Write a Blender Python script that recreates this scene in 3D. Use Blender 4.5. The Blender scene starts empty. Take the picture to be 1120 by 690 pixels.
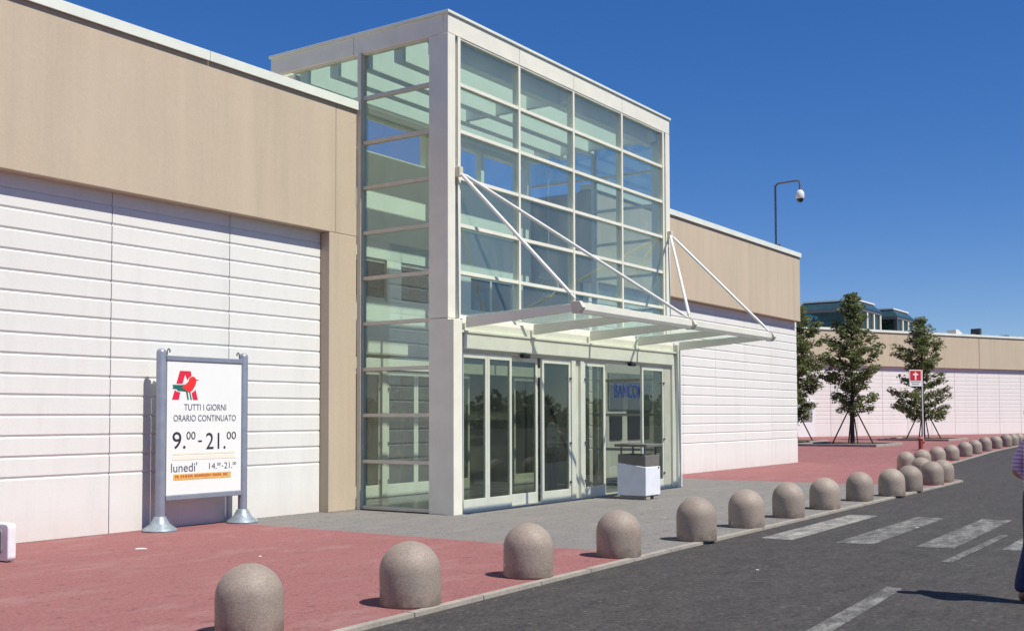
import bpy, bmesh, math, random
from mathutils import Vector, Matrix
random.seed(7)
sc = bpy.context.scene
COL = sc.collection

# ------------------------------------------------------------------ materials
def new_mat(name):
    m = bpy.data.materials.new(name); m.use_nodes = True
    nt = m.node_tree; nt.nodes.clear()
    out = nt.nodes.new('ShaderNodeOutputMaterial')
    return m, nt, out
def N(nt, t, **kw):
    n = nt.nodes.new(t)
    for k, v in kw.items():
        if k in n.inputs: n.inputs[k].default_value = v
        else: setattr(n, k, v)
    return n
def ramp(nt, fac, stops):
    r = nt.nodes.new('ShaderNodeValToRGB')
    e = r.color_ramp.elements
    while len(e) > 1: e.remove(e[-1])
    e[0].position = stops[0][0]; e[0].color = (*stops[0][1], 1)
    for p, c in stops[1:]:
        x = e.new(p); x.color = (*c, 1)
    nt.links.new(fac, r.inputs['Fac'])
    return r.outputs['Color']
def coords(nt, scale=(1,1,1), world=True):
    if world:
        g = nt.nodes.new('ShaderNodeNewGeometry'); src = g.outputs['Position']
    else:
        g = nt.nodes.new('ShaderNodeTexCoord'); src = g.outputs['Object']
    mp = nt.nodes.new('ShaderNodeMapping'); mp.inputs['Scale'].default_value = scale
    nt.links.new(src, mp.inputs['Vector'])
    return mp.outputs['Vector']
def noise(nt, vec, scale, detail=4, rough=.55):
    n = nt.nodes.new('ShaderNodeTexNoise')
    n.inputs['Scale'].default_value = scale; n.inputs['Detail'].default_value = detail
    n.inputs['Roughness'].default_value = rough
    nt.links.new(vec, n.inputs['Vector'])
    return n.outputs['Fac']
def mixc(nt, fac, a, b, mode='MIX'):
    m = nt.nodes.new('ShaderNodeMix'); m.data_type = 'RGBA'; m.blend_type = mode
    for sock, v in ((m.inputs[0], fac), (m.inputs[6], a), (m.inputs[7], b)):
        if isinstance(v, (int, float)): sock.default_value = v
        elif isinstance(v, tuple): sock.default_value = (*v, 1) if len(v) == 3 else v
        else: nt.links.new(v, sock)
    return m.outputs[2]
def principled(nt, out, color, rough=.6, metal=0, bump=None, bstr=.2, bdist=.01, spec=.5):
    p = nt.nodes.new('ShaderNodeBsdfPrincipled')
    if isinstance(color, tuple): p.inputs['Base Color'].default_value = (*color, 1)
    else: nt.links.new(color, p.inputs['Base Color'])
    if isinstance(rough, (int, float)): p.inputs['Roughness'].default_value = rough
    else: nt.links.new(rough, p.inputs['Roughness'])
    p.inputs['Metallic'].default_value = metal
    p.inputs['Specular IOR Level'].default_value = spec
    if bump is not None:
        b = nt.nodes.new('ShaderNodeBump'); b.inputs['Strength'].default_value = bstr
        b.inputs['Distance'].default_value = bdist
        nt.links.new(bump, b.inputs['Height']); nt.links.new(b.outputs['Normal'], p.inputs['Normal'])
    nt.links.new(p.outputs['BSDF'], out.inputs['Surface'])
    return p
def simple(name, col, rough=.5, metal=0, var=.12, scale=6, spec=.5):
    """a painted / plain surface with slight uneven tone and fine bump"""
    m, nt, out = new_mat(name)
    v = coords(nt)
    n = noise(nt, v, scale, 5, .6)
    d = tuple(c*(1-var) for c in col); l = tuple(min(1, c*(1+var*.5)) for c in col)
    c = ramp(nt, n, [(.3, d), (.7, l)])
    n2 = noise(nt, v, scale*14, 3, .6)
    r = nt.nodes.new('ShaderNodeMapRange'); r.inputs['To Min'].default_value = max(.05, rough-.08); r.inputs['To Max'].default_value = min(1, rough+.1)
    nt.links.new(n, r.inputs['Value'])
    principled(nt, out, c, r.outputs['Result'], metal, n2, .06, .004, spec)
    return m
M = {}
M['white_metal'] = simple('painted aluminium white', (.76, .745, .635), .42, 0, .08, 2.2)
M['cap_metal'] = simple('pale coping metal', (.72, .76, .67), .4, 0, .1, 1.4)
M['frame_metal'] = simple('grey-white window profile', (.63, .595, .485), .42, 0, .1, 4)
M['door_metal'] = simple('cream door profile', (.82, .80, .68), .4, 0, .08, 4)
M['rod'] = simple('white steel rod', (.72, .72, .70), .35, 0, .08, 9)
M['dark_plastic'] = simple('black plastic', (.02, .02, .022), .4, 0, .2, 20)
M['sign_grey'] = simple('grey sign steel', (.30, .335, .40), .38, .35, .1, 6)
M['sign_base'] = simple('cast sign foot', (.30, .36, .40), .42, .3, .25, 12)
M['sign_panel'] = simple('white sign panel', (.80, .83, .80), .35, 0, .02, 3)
M['ink'] = simple('dark lettering', (.03, .03, .045), .5, 0, .1, 30)
M['ink_grey'] = simple('grey lettering', (.10, .11, .16), .5, 0, .1, 30)
M['logo_red'] = simple('emblem red', (.72, .02, .06), .4, 0, .05, 30)
M['bird_red'] = simple('bird red', (.85, .035, .03), .4, 0, .05, 30)
M['logo_green'] = simple('emblem green', (.01, .16, .12), .4, 0, .1, 30)
M['strip_orange'] = simple('orange sticker strip', (.75, .46, .12), .5, 0, .25, 40)
M['strip_ink'] = simple('red brown sticker lettering', (.50, .12, .05), .5, 0, .1, 40)
M['strip_cream'] = simple('faded cream sticker', (.80, .79, .66), .5, 0, .03, 9)
M['bin_white'] = simple('white bin body', (.74, .76, .82), .38, 0, .08, 5)
M['bin_brown'] = simple('brown bin hood', (.19, .175, .16), .5, .2, .15, 9)
M['blue_letters_shaded'] = simple('blue sign lettering with painted shade', (.008, .03, .24), .45, 0, .1, 20)  # blue darkened: shade over the cash machine is put into the colour
M['panel_grey_shaded'] = simple('grey machine panel with painted shade', (.09, .10, .11), .5, 0, .1, 5)  # header grey lowered further to carry the shade on the machine
M['panel_white_shaded'] = simple('white machine panel with painted shade', (.36, .355, .30), .5, 0, .06, 5)  # white cabinet darkened, its shade painted into the base colour
M['interior_white'] = simple('interior white plaster', (.82, .82, .72), .7, 0, .05, 1.2)
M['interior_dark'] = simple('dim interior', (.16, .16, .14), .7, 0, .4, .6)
M['seat_white'] = simple('white plastic', (.76, .76, .78), .45, 0, .06, 12)
M['seat_grey'] = simple('grey inset', (.30, .30, .32), .6, 0, .2, 12)
M['hydrant_red'] = simple('hydrant red', (.33, .085, .065), .5, 0, .2, 14)
M['camera_white'] = simple('camera housing', (.72, .72, .70), .35, 0, .05, 14)
M['galv'] = simple('galvanised steel', (.17, .18, .19), .45, .5, .2, 10)
M['sign_red'] = simple('sign red', (.55, .015, .03), .4, 0, .05, 10)
M['stake'] = simple('dark timber stake', (.06, .045, .035), .8, 0, .3, 8)
M['paper'] = simple('paper', (.7, .7, .66), .8, 0, .1, 20)
M['floor_in'] = simple('vestibule floor tile', (.10, .115, .12), .25, 0, .25, 1.5)
M['steel_dark'] = simple('dark roof steel', (.05, .06, .07), .45, 0, .2, 3)
M['skin'] = simple('skin', (.45, .26, .18), .55, 0, .08, 9)
M['hair'] = simple('dark hair', (.02, .015, .012), .6, 0, .3, 40)
M['denim'] = simple('dark denim', (.025, .035, .10), .8, 0, .3, 25)
M['shoe'] = simple('brown leather', (.22, .09, .05), .5, 0, .2, 20)
M['jacket'] = simple('dark jacket', (.03, .035, .05), .8, 0, .3, 12)
M['shirt_white'] = simple('white shirt', (.72, .74, .8), .8, 0, .1, 12)
def shirt():
    m, nt, out = new_mat('pink checked shirt')
    v = coords(nt, (1,1,1), False)
    w = N(nt, 'ShaderNodeTexWave', Scale=9.0, Distortion=.6); w.bands_direction = 'Z'; nt.links.new(v, w.inputs['Vector'])
    c = ramp(nt, w.outputs['Fac'], [(0, (.42, .26, .42)), (.5, (.60, .38, .50)), (.9, (.70, .55, .66))])
    principled(nt, out, c, .85, 0, noise(nt, v, 90, 3), .2, .003)
    return m
M['shirt_pink'] = shirt()

def stucco():
    m, nt, out = new_mat('tan stucco')
    v = coords(nt)
    big = noise(nt, v, .55, 5, .6)
    streak = noise(nt, coords(nt, (2.6, 2.6, .16)), 1.0, 5, .65)
    fine = noise(nt, v, 30, 4, .7)
    base = ramp(nt, big, [(.30, (.455,.39,.295)), (.55, (.505,.432,.328)), (.75, (.55,.472,.36))])
    c = mixc(nt, .5, base, ramp(nt, streak, [(.28, (.385, .335, .255)), (.5, (.50, .425, .32)), (.72, (.56, .475, .36))]))
    c = mixc(nt, .25, c, ramp(nt, fine, [(.3, (.42, .34, .25)), (.7, (.58, .48, .35))]))
    principled(nt, out, c, .92, 0, fine, .35, .006, .2)
    return m
M['stucco'] = stucco()
def precast(name, tint):
    m, nt, out = new_mat(name)
    v = coords(nt)
    info = nt.nodes.new('ShaderNodeObjectInfo')
    big = noise(nt, v, .9, 6, .65)
    stain = noise(nt, coords(nt, (3.2, 3.2, .35)), 1.0, 5, .7)
    fine = noise(nt, v, 26, 4, .7)
    a = tuple(c*.93 for c in tint)
    base = ramp(nt, big, [(.3, a), (.7, tint)])
    c = mixc(nt, .35, base, ramp(nt, stain, [(.28, tuple(c*.78 for c in tint)), (.52, tint)]))
    c = mixc(nt, .22, c, ramp(nt, fine, [(.3, tuple(c*.82 for c in tint)), (.6, tint)]))
    rnd = nt.nodes.new('ShaderNodeMapRange'); rnd.inputs['To Min'].default_value = .935; rnd.inputs['To Max'].default_value = 1.01
    nt.links.new(info.outputs['Random'], rnd.inputs['Value'])
    cc = nt.nodes.new('ShaderNodeHueSaturation'); nt.links.new(rnd.outputs['Result'], cc.inputs['Value']); nt.links.new(c, cc.inputs['Color'])
    # rain and splash dirt just above the pavement
    sep = nt.nodes.new('ShaderNodeSeparateXYZ'); g = nt.nodes.new('ShaderNodeNewGeometry'); nt.links.new(g.outputs['Position'], sep.inputs[0])
    mr = nt.nodes.new('ShaderNodeMapRange'); mr.inputs['From Min'].default_value = .02; mr.inputs['From Max'].default_value = .45
    mr.inputs['To Min'].default_value = .55; mr.inputs['To Max'].default_value = 0; nt.links.new(sep.outputs['Z'], mr.inputs['Value'])
    mu = nt.nodes.new('ShaderNodeMath'); mu.operation = 'MULTIPLY'; nt.links.new(mr.outputs['Result'], mu.inputs[0]); nt.links.new(noise(nt, v, 3, 4, .7), mu.inputs[1])
    c = mixc(nt, mu.outputs[0], cc.outputs['Color'], (.56, .44, .38))
    principled(nt, out, c, .85, 0, fine, .25, .004, .25)
    return m
M['precast'] = precast('white grooved precast', (.735, .742, .71))
M['precast_far'] = precast('pinkish white grooved precast', (.75, .715, .70))
def bollard_mat():
    m, nt, out = new_mat('exposed aggregate concrete')
    v = coords(nt, (1,1,1), False)
    info = nt.nodes.new('ShaderNodeObjectInfo')
    big = noise(nt, v, 3.2, 5, .6)
    vor = N(nt, 'ShaderNodeTexVoronoi', Scale=95.0); nt.links.new(v, vor.inputs['Vector'])
    base = ramp(nt, big, [(.3, (.255, .206, .168)), (.7, (.335, .277, .228))])
    spk = ramp(nt, vor.outputs['Color'], [(.2, (.225, .185, .155)), (.5, (.295, .243, .20)), (.85, (.385, .33, .28))])
    c = mixc(nt, .5, base, spk)
    g = nt.nodes.new('ShaderNodeTexCoord'); sep = nt.nodes.new('ShaderNodeSeparateXYZ'); nt.links.new(g.outputs['Object'], sep.inputs[0])
    # chipped pale scars
    off0 = nt.nodes.new('ShaderNodeVectorMath'); off0.operation = 'ADD'; nt.links.new(v, off0.inputs[0]); nt.links.new(info.outputs['Location'], off0.inputs[1])
    sc_ = noise(nt, off0.outputs[0], 6.5, 3, .5)
    c = mixc(nt, ramp(nt, sc_, [(.735, (0,0,0)), (.76, (1,1,1))]), c, (.52, .48, .43))
    # splash grime creeping up unevenly from the foot, and scuffs
    hm = nt.nodes.new('ShaderNodeMapRange'); hm.inputs['From Min'].default_value = 0; hm.inputs['From Max'].default_value = .16
    hm.inputs['To Min'].default_value = .30; hm.inputs['To Max'].default_value = 0; nt.links.new(sep.outputs['Z'], hm.inputs['Value'])
    ad = nt.nodes.new('ShaderNodeMath'); ad.operation = 'ADD'; nt.links.new(hm.outputs['Result'], ad.inputs[0])
    off = nt.nodes.new('ShaderNodeVectorMath'); off.operation = 'ADD'; nt.links.new(v, off.inputs[0]); nt.links.new(info.outputs['Location'], off.inputs[1])
    nt.links.new(noise(nt, off.outputs[0], 7, 5, .7), ad.inputs[1])
    c = mixc(nt, ramp(nt, ad.outputs[0], [(.60, (0,0,0)), (.78, (.6,.6,.6))]), c, (.15, .115, .095))
    mr = nt.nodes.new('ShaderNodeMapRange'); mr.inputs['To Min'].default_value = .88; mr.inputs['To Max'].default_value = 1.08
    nt.links.new(info.outputs['Random'], mr.inputs['Value'])
    h = nt.nodes.new('ShaderNodeHueSaturation'); nt.links.new(c, h.inputs['Color']); nt.links.new(mr.outputs['Result'], h.inputs['Value'])
    principled(nt, out, h.outputs['Color'], .62, 0, vor.outputs['Distance'], .18, .003, .45)
    return m
M['bollard'] = bollard_mat()
def asphalt():
    m, nt, out = new_mat('dark asphalt')
    v = coords(nt)
    big = noise(nt, coords(nt, (.18, .7, 1)), 1.0, 6, .6)
    mid = noise(nt, coords(nt, (.8, 2.2, 1)), 2.2, 6, .7)
    fine = noise(nt, v, 24, 6, .9)
    vor = N(nt, 'ShaderNodeTexVoronoi', Scale=34.0); nt.links.new(v, vor.inputs['Vector'])
    base = ramp(nt, big, [(.32, (.040, .038, .038)), (.68, (.066, .062, .060))])
    c = mixc(nt, .55, base, ramp(nt, mid, [(.34, (.024, .022, .023)), (.66, (.088, .083, .079))]))
    c = mixc(nt, .45, c, ramp(nt, fine, [(.40, (.014, .013, .014)), (.60, (.125, .118, .11))]))
    c = mixc(nt, ramp(nt, vor.outputs['Color'], [(.86, (0,0,0)), (.93, (.55,.55,.55))]), c, (.17, .16, .15))
    spots = noise(nt, coords(nt, (.7, 2.0, 1)), 2.6, 4, .6)
    c = mixc(nt, ramp(nt, spots, [(.63, (0,0,0)), (.70, (.6,.6,.6))]), c, (.030, .028, .029))
    principled(nt, out, c, .88, 0, fine, .9, .010, .25)
    return m
M['asphalt'] = asphalt()
def paving(name, lo, hi, spotc):
    m, nt, out = new_mat(name)
    v = coords(nt)
    big = noise(nt, coords(nt, (.5, 1.1, 1)), .8, 6, .65)
    streak = noise(nt, coords(nt, (.9, 3.6, 1)), 2.2, 6, .75)
    fine = noise(nt, v, 30, 5, .85)
    mid = tuple((a+b)/2 for a, b in zip(lo, hi))
    c = mixc(nt, .5, ramp(nt, big, [(.3, lo), (.7, hi)]), ramp(nt, streak, [(.3, lo), (.5, mid), (.7, hi)]))
    c = mixc(nt, .5, c, ramp(nt, fine, [(.34, tuple(x*.45 for x in lo)), (.5, mid), (.68, tuple(x*1.45 for x in hi))]))
    for sc_, a, b, k in ((4.2, .62, .68, .45), (11, .64, .68, .85), (26, .66, .70, .9)):   # worn-through chips and gum at three sizes
        sp = noise(nt, coords(nt, (1.0, 1.5, 1)), sc_, 3, .55)
        c = mixc(nt, ramp(nt, sp, [(a, (0,0,0)), (b, (k,k,k))]), c, spotc)
    dust = noise(nt, coords(nt, (.6, 1.2, 1)), 1.7, 6, .7)
    c = mixc(nt, ramp(nt, dust, [(.52, (0,0,0)), (.75, (.35,.35,.35))]), c, (.36, .30, .27))
    principled(nt, out, c, .88, 0, fine, .9, .008, .25)
    return m
M['red'] = paving('worn red paving', (.225, .092, .092), (.325, .140, .138), (.12, .06, .062))
M['grey'] = paving('grey asphalt paving', (.140, .134, .128), (.250, .240, .230), (.075, .072, .072))
def concrete_kerb():
    m, nt, out = new_mat('kerb concrete')
    v = coords(nt)
    n = noise(nt, v, 3, 6, .7); f = noise(nt, v, 40, 3, .7)
    c = ramp(nt, n, [(.3, (.24, .215, .18)), (.7, (.40, .37, .32))])
    c = mixc(nt, .3, c, ramp(nt, f, [(.3, (.16, .15, .13)), (.7, (.48, .45, .4))]))
    principled(nt, out, c, .85, 0, f, .5, .004, .3)
    return m
M['kerb'] = concrete_kerb()
def worn_paint(name, cover):
    m, nt, out = new_mat(name)
    v = coords(nt)
    n = noise(nt, coords(nt, (1, 2.4, 1)), 2.0, 6, .75); f = noise(nt, v, 38, 4, .8)
    add = nt.nodes.new('ShaderNodeMath'); add.operation = 'ADD'; nt.links.new(n, add.inputs[0]); nt.links.new(f, add.inputs[1])
    hf = nt.nodes.new('ShaderNodeMath'); hf.operation = 'MULTIPLY'; hf.inputs[1].default_value = .5; nt.links.new(add.outputs[0], hf.inputs[0])
    fac = ramp(nt, hf.outputs[0], [(cover-.09, (1,1,1)), (cover+.09, (0,0,0))])
    c = mixc(nt, fac, (.075, .073, .072), ramp(nt, f, [(.3, (.30, .295, .27)), (.7, (.46, .45, .42))]))
    principled(nt, out, c, .8, 0, f, .4, .004, .3)
    return m
M['paint'] = worn_paint('worn road paint', .505)
M['paint_mid'] = worn_paint('half worn road paint', .445)
M['paint_faded'] = worn_paint('faded road paint', .44)
def soil():
    m, nt, out = new_mat('soil'); v = coords(nt); n = noise(nt, v, 9, 6, .7)
    principled(nt, out, ramp(nt, n, [(.3, (.10, .075, .05)), (.7, (.22, .17, .12))]), .95, 0, n, .8, .03, .2); return m
M['soil'] = soil()
def leafm(name, a, b, trans=.25):
    m, nt, out = new_mat(name)
    v = coords(nt); n = noise(nt, v, 1.6, 3, .6); n2 = noise(nt, v, 9, 2, .6)
    c = mixc(nt, .5, ramp(nt, n, [(.3, a), (.7, b)]), ramp(nt, n2, [(.3, a), (.7, b)]))
    p = nt.nodes.new('ShaderNodeBsdfPrincipled'); nt.links.new(c, p.inputs['Base Color']); p.inputs['Roughness'].default_value = .5
    p.inputs['Specular IOR Level'].default_value = .35
    t = nt.nodes.new('ShaderNodeBsdfTranslucent'); nt.links.new(c, t.inputs['Color'])
    mx = nt.nodes.new('ShaderNodeMixShader'); mx.inputs[0].default_value = trans
    nt.links.new(p.outputs[0], mx.inputs[1]); nt.links.new(t.outputs[0], mx.inputs[2]); nt.links.new(mx.outputs[0], out.inputs['Surface'])
    return m
M['leaf'] = leafm('tree leaves', (.11, .14, .048), (.25, .285, .12), .45)
M['leaf_belt'] = leafm('distant leaves', (.08, .12, .07), (.15, .19, .12))
M['bark'] = simple('bark', (.07, .055, .042), .9, 0, .35, 10)
def glass(name, tint, refl=1.0, base=.05, dust=.02):
    m, nt, out = new_mat(name)
    tr = nt.nodes.new('ShaderNodeBsdfTransparent'); tr.inputs['Color'].default_value = (*tint, 1)
    gl = nt.nodes.new('ShaderNodeBsdfGlossy'); gl.inputs['Roughness'].default_value = .0; gl.inputs['Color'].default_value = (.92, .97, .95, 1)
    lw = nt.nodes.new('ShaderNodeLayerWeight'); lw.inputs['Blend'].default_value = .5
    pw = nt.nodes.new('ShaderNodeMath'); pw.operation = 'POWER'; pw.inputs[1].default_value = 4.0; nt.links.new(lw.outputs['Facing'], pw.inputs[0])
    ma = nt.nodes.new('ShaderNodeMath'); ma.operation = 'MULTIPLY_ADD'; ma.inputs[1].default_value = refl; ma.inputs[2].default_value = base; ma.use_clamp = True
    nt.links.new(pw.outputs[0], ma.inputs[0])
    # large slow waviness of real float glass
    b = nt.nodes.new('ShaderNodeBump'); b.inputs['Strength'].default_value = .012; b.inputs['Distance'].default_value = .02
    nt.links.new(noise(nt, coords(nt), 1.1, 2, .4), b.inputs['Height']); nt.links.new(b.outputs[0], gl.inputs['Normal'])
    mx = nt.nodes.new('ShaderNodeMixShader'); nt.links.new(ma.outputs[0], mx.inputs[0])
    nt.links.new(tr.outputs[0], mx.inputs[1]); nt.links.new(gl.outputs[0], mx.inputs[2])
    df = nt.nodes.new('ShaderNodeBsdfDiffuse'); df.inputs['Color'].default_value = (.62, .66, .60, 1)
    dm = nt.nodes.new('ShaderNodeMapRange'); dm.inputs['From Min'].default_value = .3; dm.inputs['From Max'].default_value = .7
    dm.inputs['To Min'].default_value = dust*.5; dm.inputs['To Max'].default_value = dust*1.5
    nt.links.new(noise(nt, coords(nt, (1.2, 1.2, .5)), 1.3, 5, .65), dm.inputs['Value'])
    m2 = nt.nodes.new('ShaderNodeMixShader'); nt.links.new(dm.outputs['Result'], m2.inputs[0])
    nt.links.new(mx.outputs[0], m2.inputs[1]); nt.links.new(df.outputs[0], m2.inputs[2]); nt.links.new(m2.outputs[0], out.inputs['Surface'])
    return m
M['glass'] = glass('green tinted glazing', (.885, .945, .915), .8, .075, .05)
M['glass_roof'] = glass('roof glazing', (.80, .89, .87), .5, .04)
M['glass_door'] = glass('door glazing', (.62, .65, .58), .7, .055, .03)
M['glass_teal'] = glass('teal rooflight glazing', (.22, .46, .44), .5, .05)
M['glass_dark'] = simple('dark sloped rooflight cladding', (.03, .07, .085), .3, 0, .2, 1)
def opal():
    """clear toughened glass with a film of dust"""
    m, nt, out = new_mat('dusty canopy glass')
    t = nt.nodes.new('ShaderNodeBsdfTranslucent'); t.inputs['Color'].default_value = (.80, .86, .80, 1)
    p = nt.nodes.new('ShaderNodeBsdfPrincipled'); p.inputs['Base Color'].default_value = (.62, .70, .64, 1); p.inputs['Roughness'].default_value = .12
    tr = nt.nodes.new('ShaderNodeBsdfTransparent'); tr.inputs['Color'].default_value = (.93, .97, .93, 1)
    a = nt.nodes.new('ShaderNodeMixShader'); a.inputs[0].default_value = .6
    b = nt.nodes.new('ShaderNodeMixShader')
    mr = nt.nodes.new('ShaderNodeMapRange'); mr.inputs['To Min'].default_value = .88; mr.inputs['To Max'].default_value = .78
    nt.links.new(noise(nt, coords(nt), 2.0, 5, .6), mr.inputs['Value']); nt.links.new(mr.outputs['Result'], b.inputs[0])
    nt.links.new(p.outputs[0], a.inputs[1]); nt.links.new(t.outputs[0], a.inputs[2])
    nt.links.new(a.outputs[0], b.inputs[1]); nt.links.new(tr.outputs[0], b.inputs[2]); nt.links.new(b.outputs[0], out.inputs['Surface'])
    return m
M['opal'] = opal()

# ------------------------------------------------------------------ mesh helpers
class MB:
    def __init__(s): s.bm = bmesh.new()
    def box(s, x0, x1, y0, y1, z0, z1):
        vs = [s.bm.verts.new((x, y, z)) for z in (z0, z1) for y in (y0, y1) for x in (x0, x1)]
        for f in ((0,2,3,1),(4,5,7,6),(0,1,5,4),(2,6,7,3),(0,4,6,2),(1,3,7,5)): s.bm.faces.new([vs[i] for i in f])
        return s
    def prism(s, pts, a, b, axis):
        """polygon pts (u,v) extruded from a to b along axis 'x','y' or 'z'"""
        def P(u, v, w):
            return {'x': (w, u, v), 'y': (u, w, v), 'z': (u, v, w)}[axis]
        A = [s.bm.verts.new(P(u, v, a)) for u, v in pts]; B = [s.bm.verts.new(P(u, v, b)) for u, v in pts]
        n = len(pts)
        fs = [s.bm.faces.new(A), s.bm.faces.new(B[::-1])]
        for i in range(n): fs.append(s.bm.faces.new((A[i], A[(i+1) % n], B[(i+1) % n], B[i])))
        return s
    def tube(s, p, q, r, r2=None, seg=12):
        p = Vector(p); q = Vector(q); d = (q-p); L = d.length
        r2 = r if r2 is None else r2
        mt = Matrix.Translation((p+q)/2) @ d.to_track_quat('Z', 'Y').to_matrix().to_4x4()
        bmesh.ops.create_cone(s.bm, cap_ends=True, segments=seg, radius1=r, radius2=r2, depth=L, matrix=mt)
        return s
    def lathe(s, prof, seg=32, c=(0,0,0)):
        rings = []
        for r, z in prof:
            if r < 1e-5: rings.append([s.bm.verts.new((c[0], c[1], c[2]+z))])
            else: rings.append([s.bm.verts.new((c[0]+r*math.cos(2*math.pi*i/seg), c[1]+r*math.sin(2*math.pi*i/seg), c[2]+z)) for i in range(seg)])
        for a, b in zip(rings, rings[1:]):
            for i in range(seg):
                j = (i+1) % seg
                if len(a) == 1 and len(b) > 1: s.bm.faces.new((a[0], b[j], b[i]))
                elif len(b) == 1 and len(a) > 1: s.bm.faces.new((a[i], a[j], b[0]))
                elif len(a) > 1: s.bm.faces.new((a[i], a[j], b[j], b[i]))
        return s
    def sphere(s, c, r, seg=16, scale=(1,1,1)):
        mt = Matrix.Translation(c) @ Matrix.Diagonal((*scale, 1))
        bmesh.ops.create_uvsphere(s.bm, u_segments=seg, v_segments=seg//2+2, radius=r, matrix=mt); return s
    def build(s, name, mat, parent=None, smooth=False, bevel=0, loc=None, seg=2):
        bmesh.ops.recalc_face_normals(s.bm, faces=s.bm.faces)
        me = bpy.data.meshes.new(name); s.bm.to_mesh(me); s.bm.free()
        me.materials.append(M[mat] if isinstance(mat, str) else mat)
        o = bpy.data.objects.new(name, me); COL.objects.link(o)
        if smooth:
            for p in me.polygons: p.use_smooth = True
            try: me.set_sharp_from_angle(angle=math.radians(40))
            except Exception: pass
        if loc: o.location = loc
        if parent: o.parent = parent
        if bevel:
            b = o.modifiers.new('bevel', 'BEVEL'); b.width = bevel; b.segments = seg; b.limit_method = 'ANGLE'; b.angle_limit = math.radians(40)
        return o
def tag(o, label=None, cat=None, group=None, kind=None):
    for k, v in (('label', label), ('category', cat), ('group', group), ('kind', kind)):
        if v: o[k] = v
    return o
def empty(name, loc=(0,0,0), label=None, cat=None, group=None, rz=0):
    o = bpy.data.objects.new(name, None); COL.objects.link(o); o.location = loc; o.rotation_euler.z = rz
    o.empty_display_size = .3
    return tag(o, label, cat, group)
def copy_tree(o, parent=None):
    c = o.copy(); COL.objects.link(c); c.parent = parent
    for ch in [x for x in COL.objects if x.parent == o]: copy_tree(ch, c)
    return c
def text_mesh(s, name, mat, parent, x0, x1, z0, z1, y, ext=.0015, bold=0):
    """lettering filling the box x0..x1, z0..z1 on a plane facing -Y"""
    cu = bpy.data.curves.new(name, 'FONT'); cu.body = s; cu.extrude = ext; cu.resolution_u = 6; cu.offset = bold
    t = bpy.data.objects.new(name+'_tmp', cu); COL.objects.link(t)
    dg = bpy.context.evaluated_depsgraph_get(); dg.update()
    me = bpy.data.meshes.new_from_object(t.evaluated_get(dg)); me.name = name
    bpy.data.objects.remove(t); bpy.data.curves.remove(cu)
    xs = [v.co.x for v in me.vertices]; ys = [v.co.y for v in me.vertices]
    a, b, c, d = min(xs), max(xs), min(ys), max(ys)
    for v in me.vertices:
        X = x0+(v.co.x-a)/(b-a)*(x1-x0); Z = z0+(v.co.y-c)/(d-c)*(z1-z0)
        v.co = (X, y-v.co.z, Z)
    me.materials.clear(); me.materials.append(M[mat])
    o = bpy.data.objects.new(name, me); COL.objects.link(o)
    if parent: o.parent = parent
    return o

# ------------------------------------------------------------------ ground
def sm(a, b, x):
    t = min(1, max(0, (x-a)/(b-a))); return t*t*(3-2*t)
def gz(x): return .20*sm(34, 50, x)
KERB = [(-40, 5.60), (0, 5.62), (6, 5.72), (12, 5.92), (20, 6.02), (28.3, 6.14), (31.6, 8.25), (40, 8.6), (50, 9.0), (75, 10.6), (140, 16)]
def ky(x):
    for (a, b), (c, d) in zip(KERB, KERB[1:]):
        if a <= x <= c: return b+(d-b)*(x-a)/(c-a)
    return KERB[-1][1]
def sheet(name, x0, x1, yf0, yf1, z, mat, thick=0, step=1.0):
    b = bmesh.new()
    xs = [x0]; 
    while xs[-1]+step < x1-1e-6: xs.append(xs[-1]+step)
    xs.append(x1)
    for kx, _ in KERB:
        if x0 < kx < x1: xs.append(kx)
    xs = sorted(set(round(x, 4) for x in xs))
    ny = 6
    grid = [[b.verts.new((x, yf0(x)+(yf1(x)-yf0(x))*j/ny, gz(x)+z)) for j in range(ny+1)] for x in xs]
    for i in range(len(xs)-1):
        for j in range(ny): b.faces.new((grid[i][j], grid[i+1][j], grid[i+1][j+1], grid[i][j+1]))
    me = bpy.data.meshes.new(name); b.to_mesh(me); b.free(); me.materials.append(M[mat])
    o = bpy.data.objects.new(name, me); COL.objects.link(o); o['kind'] = 'structure'
    return o
g = MB(); g.box(-2500, 2500, -2500, 2500, -2.0, -.30); o = g.build('ground', 'soil'); o['kind'] = 'structure'
sheet('road', -60, 140, lambda x: -60, lambda x: ky(x)+.03, -.028, 'asphalt', step=2)
sheet('pavement_red_near', -40, 11.45, lambda x: ky(x)+.02, lambda x: 13.19, 0, 'red')
sheet('pavement_grey', 11.45, 25.7, lambda x: ky(x)+.02, lambda x: 13.19, 0, 'grey')
sheet('pavement_red_far', 25.7, 140, lambda x: ky(x)+.02, lambda x: 13.19 if x < 36.0 else 60, 0, 'red')
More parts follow.
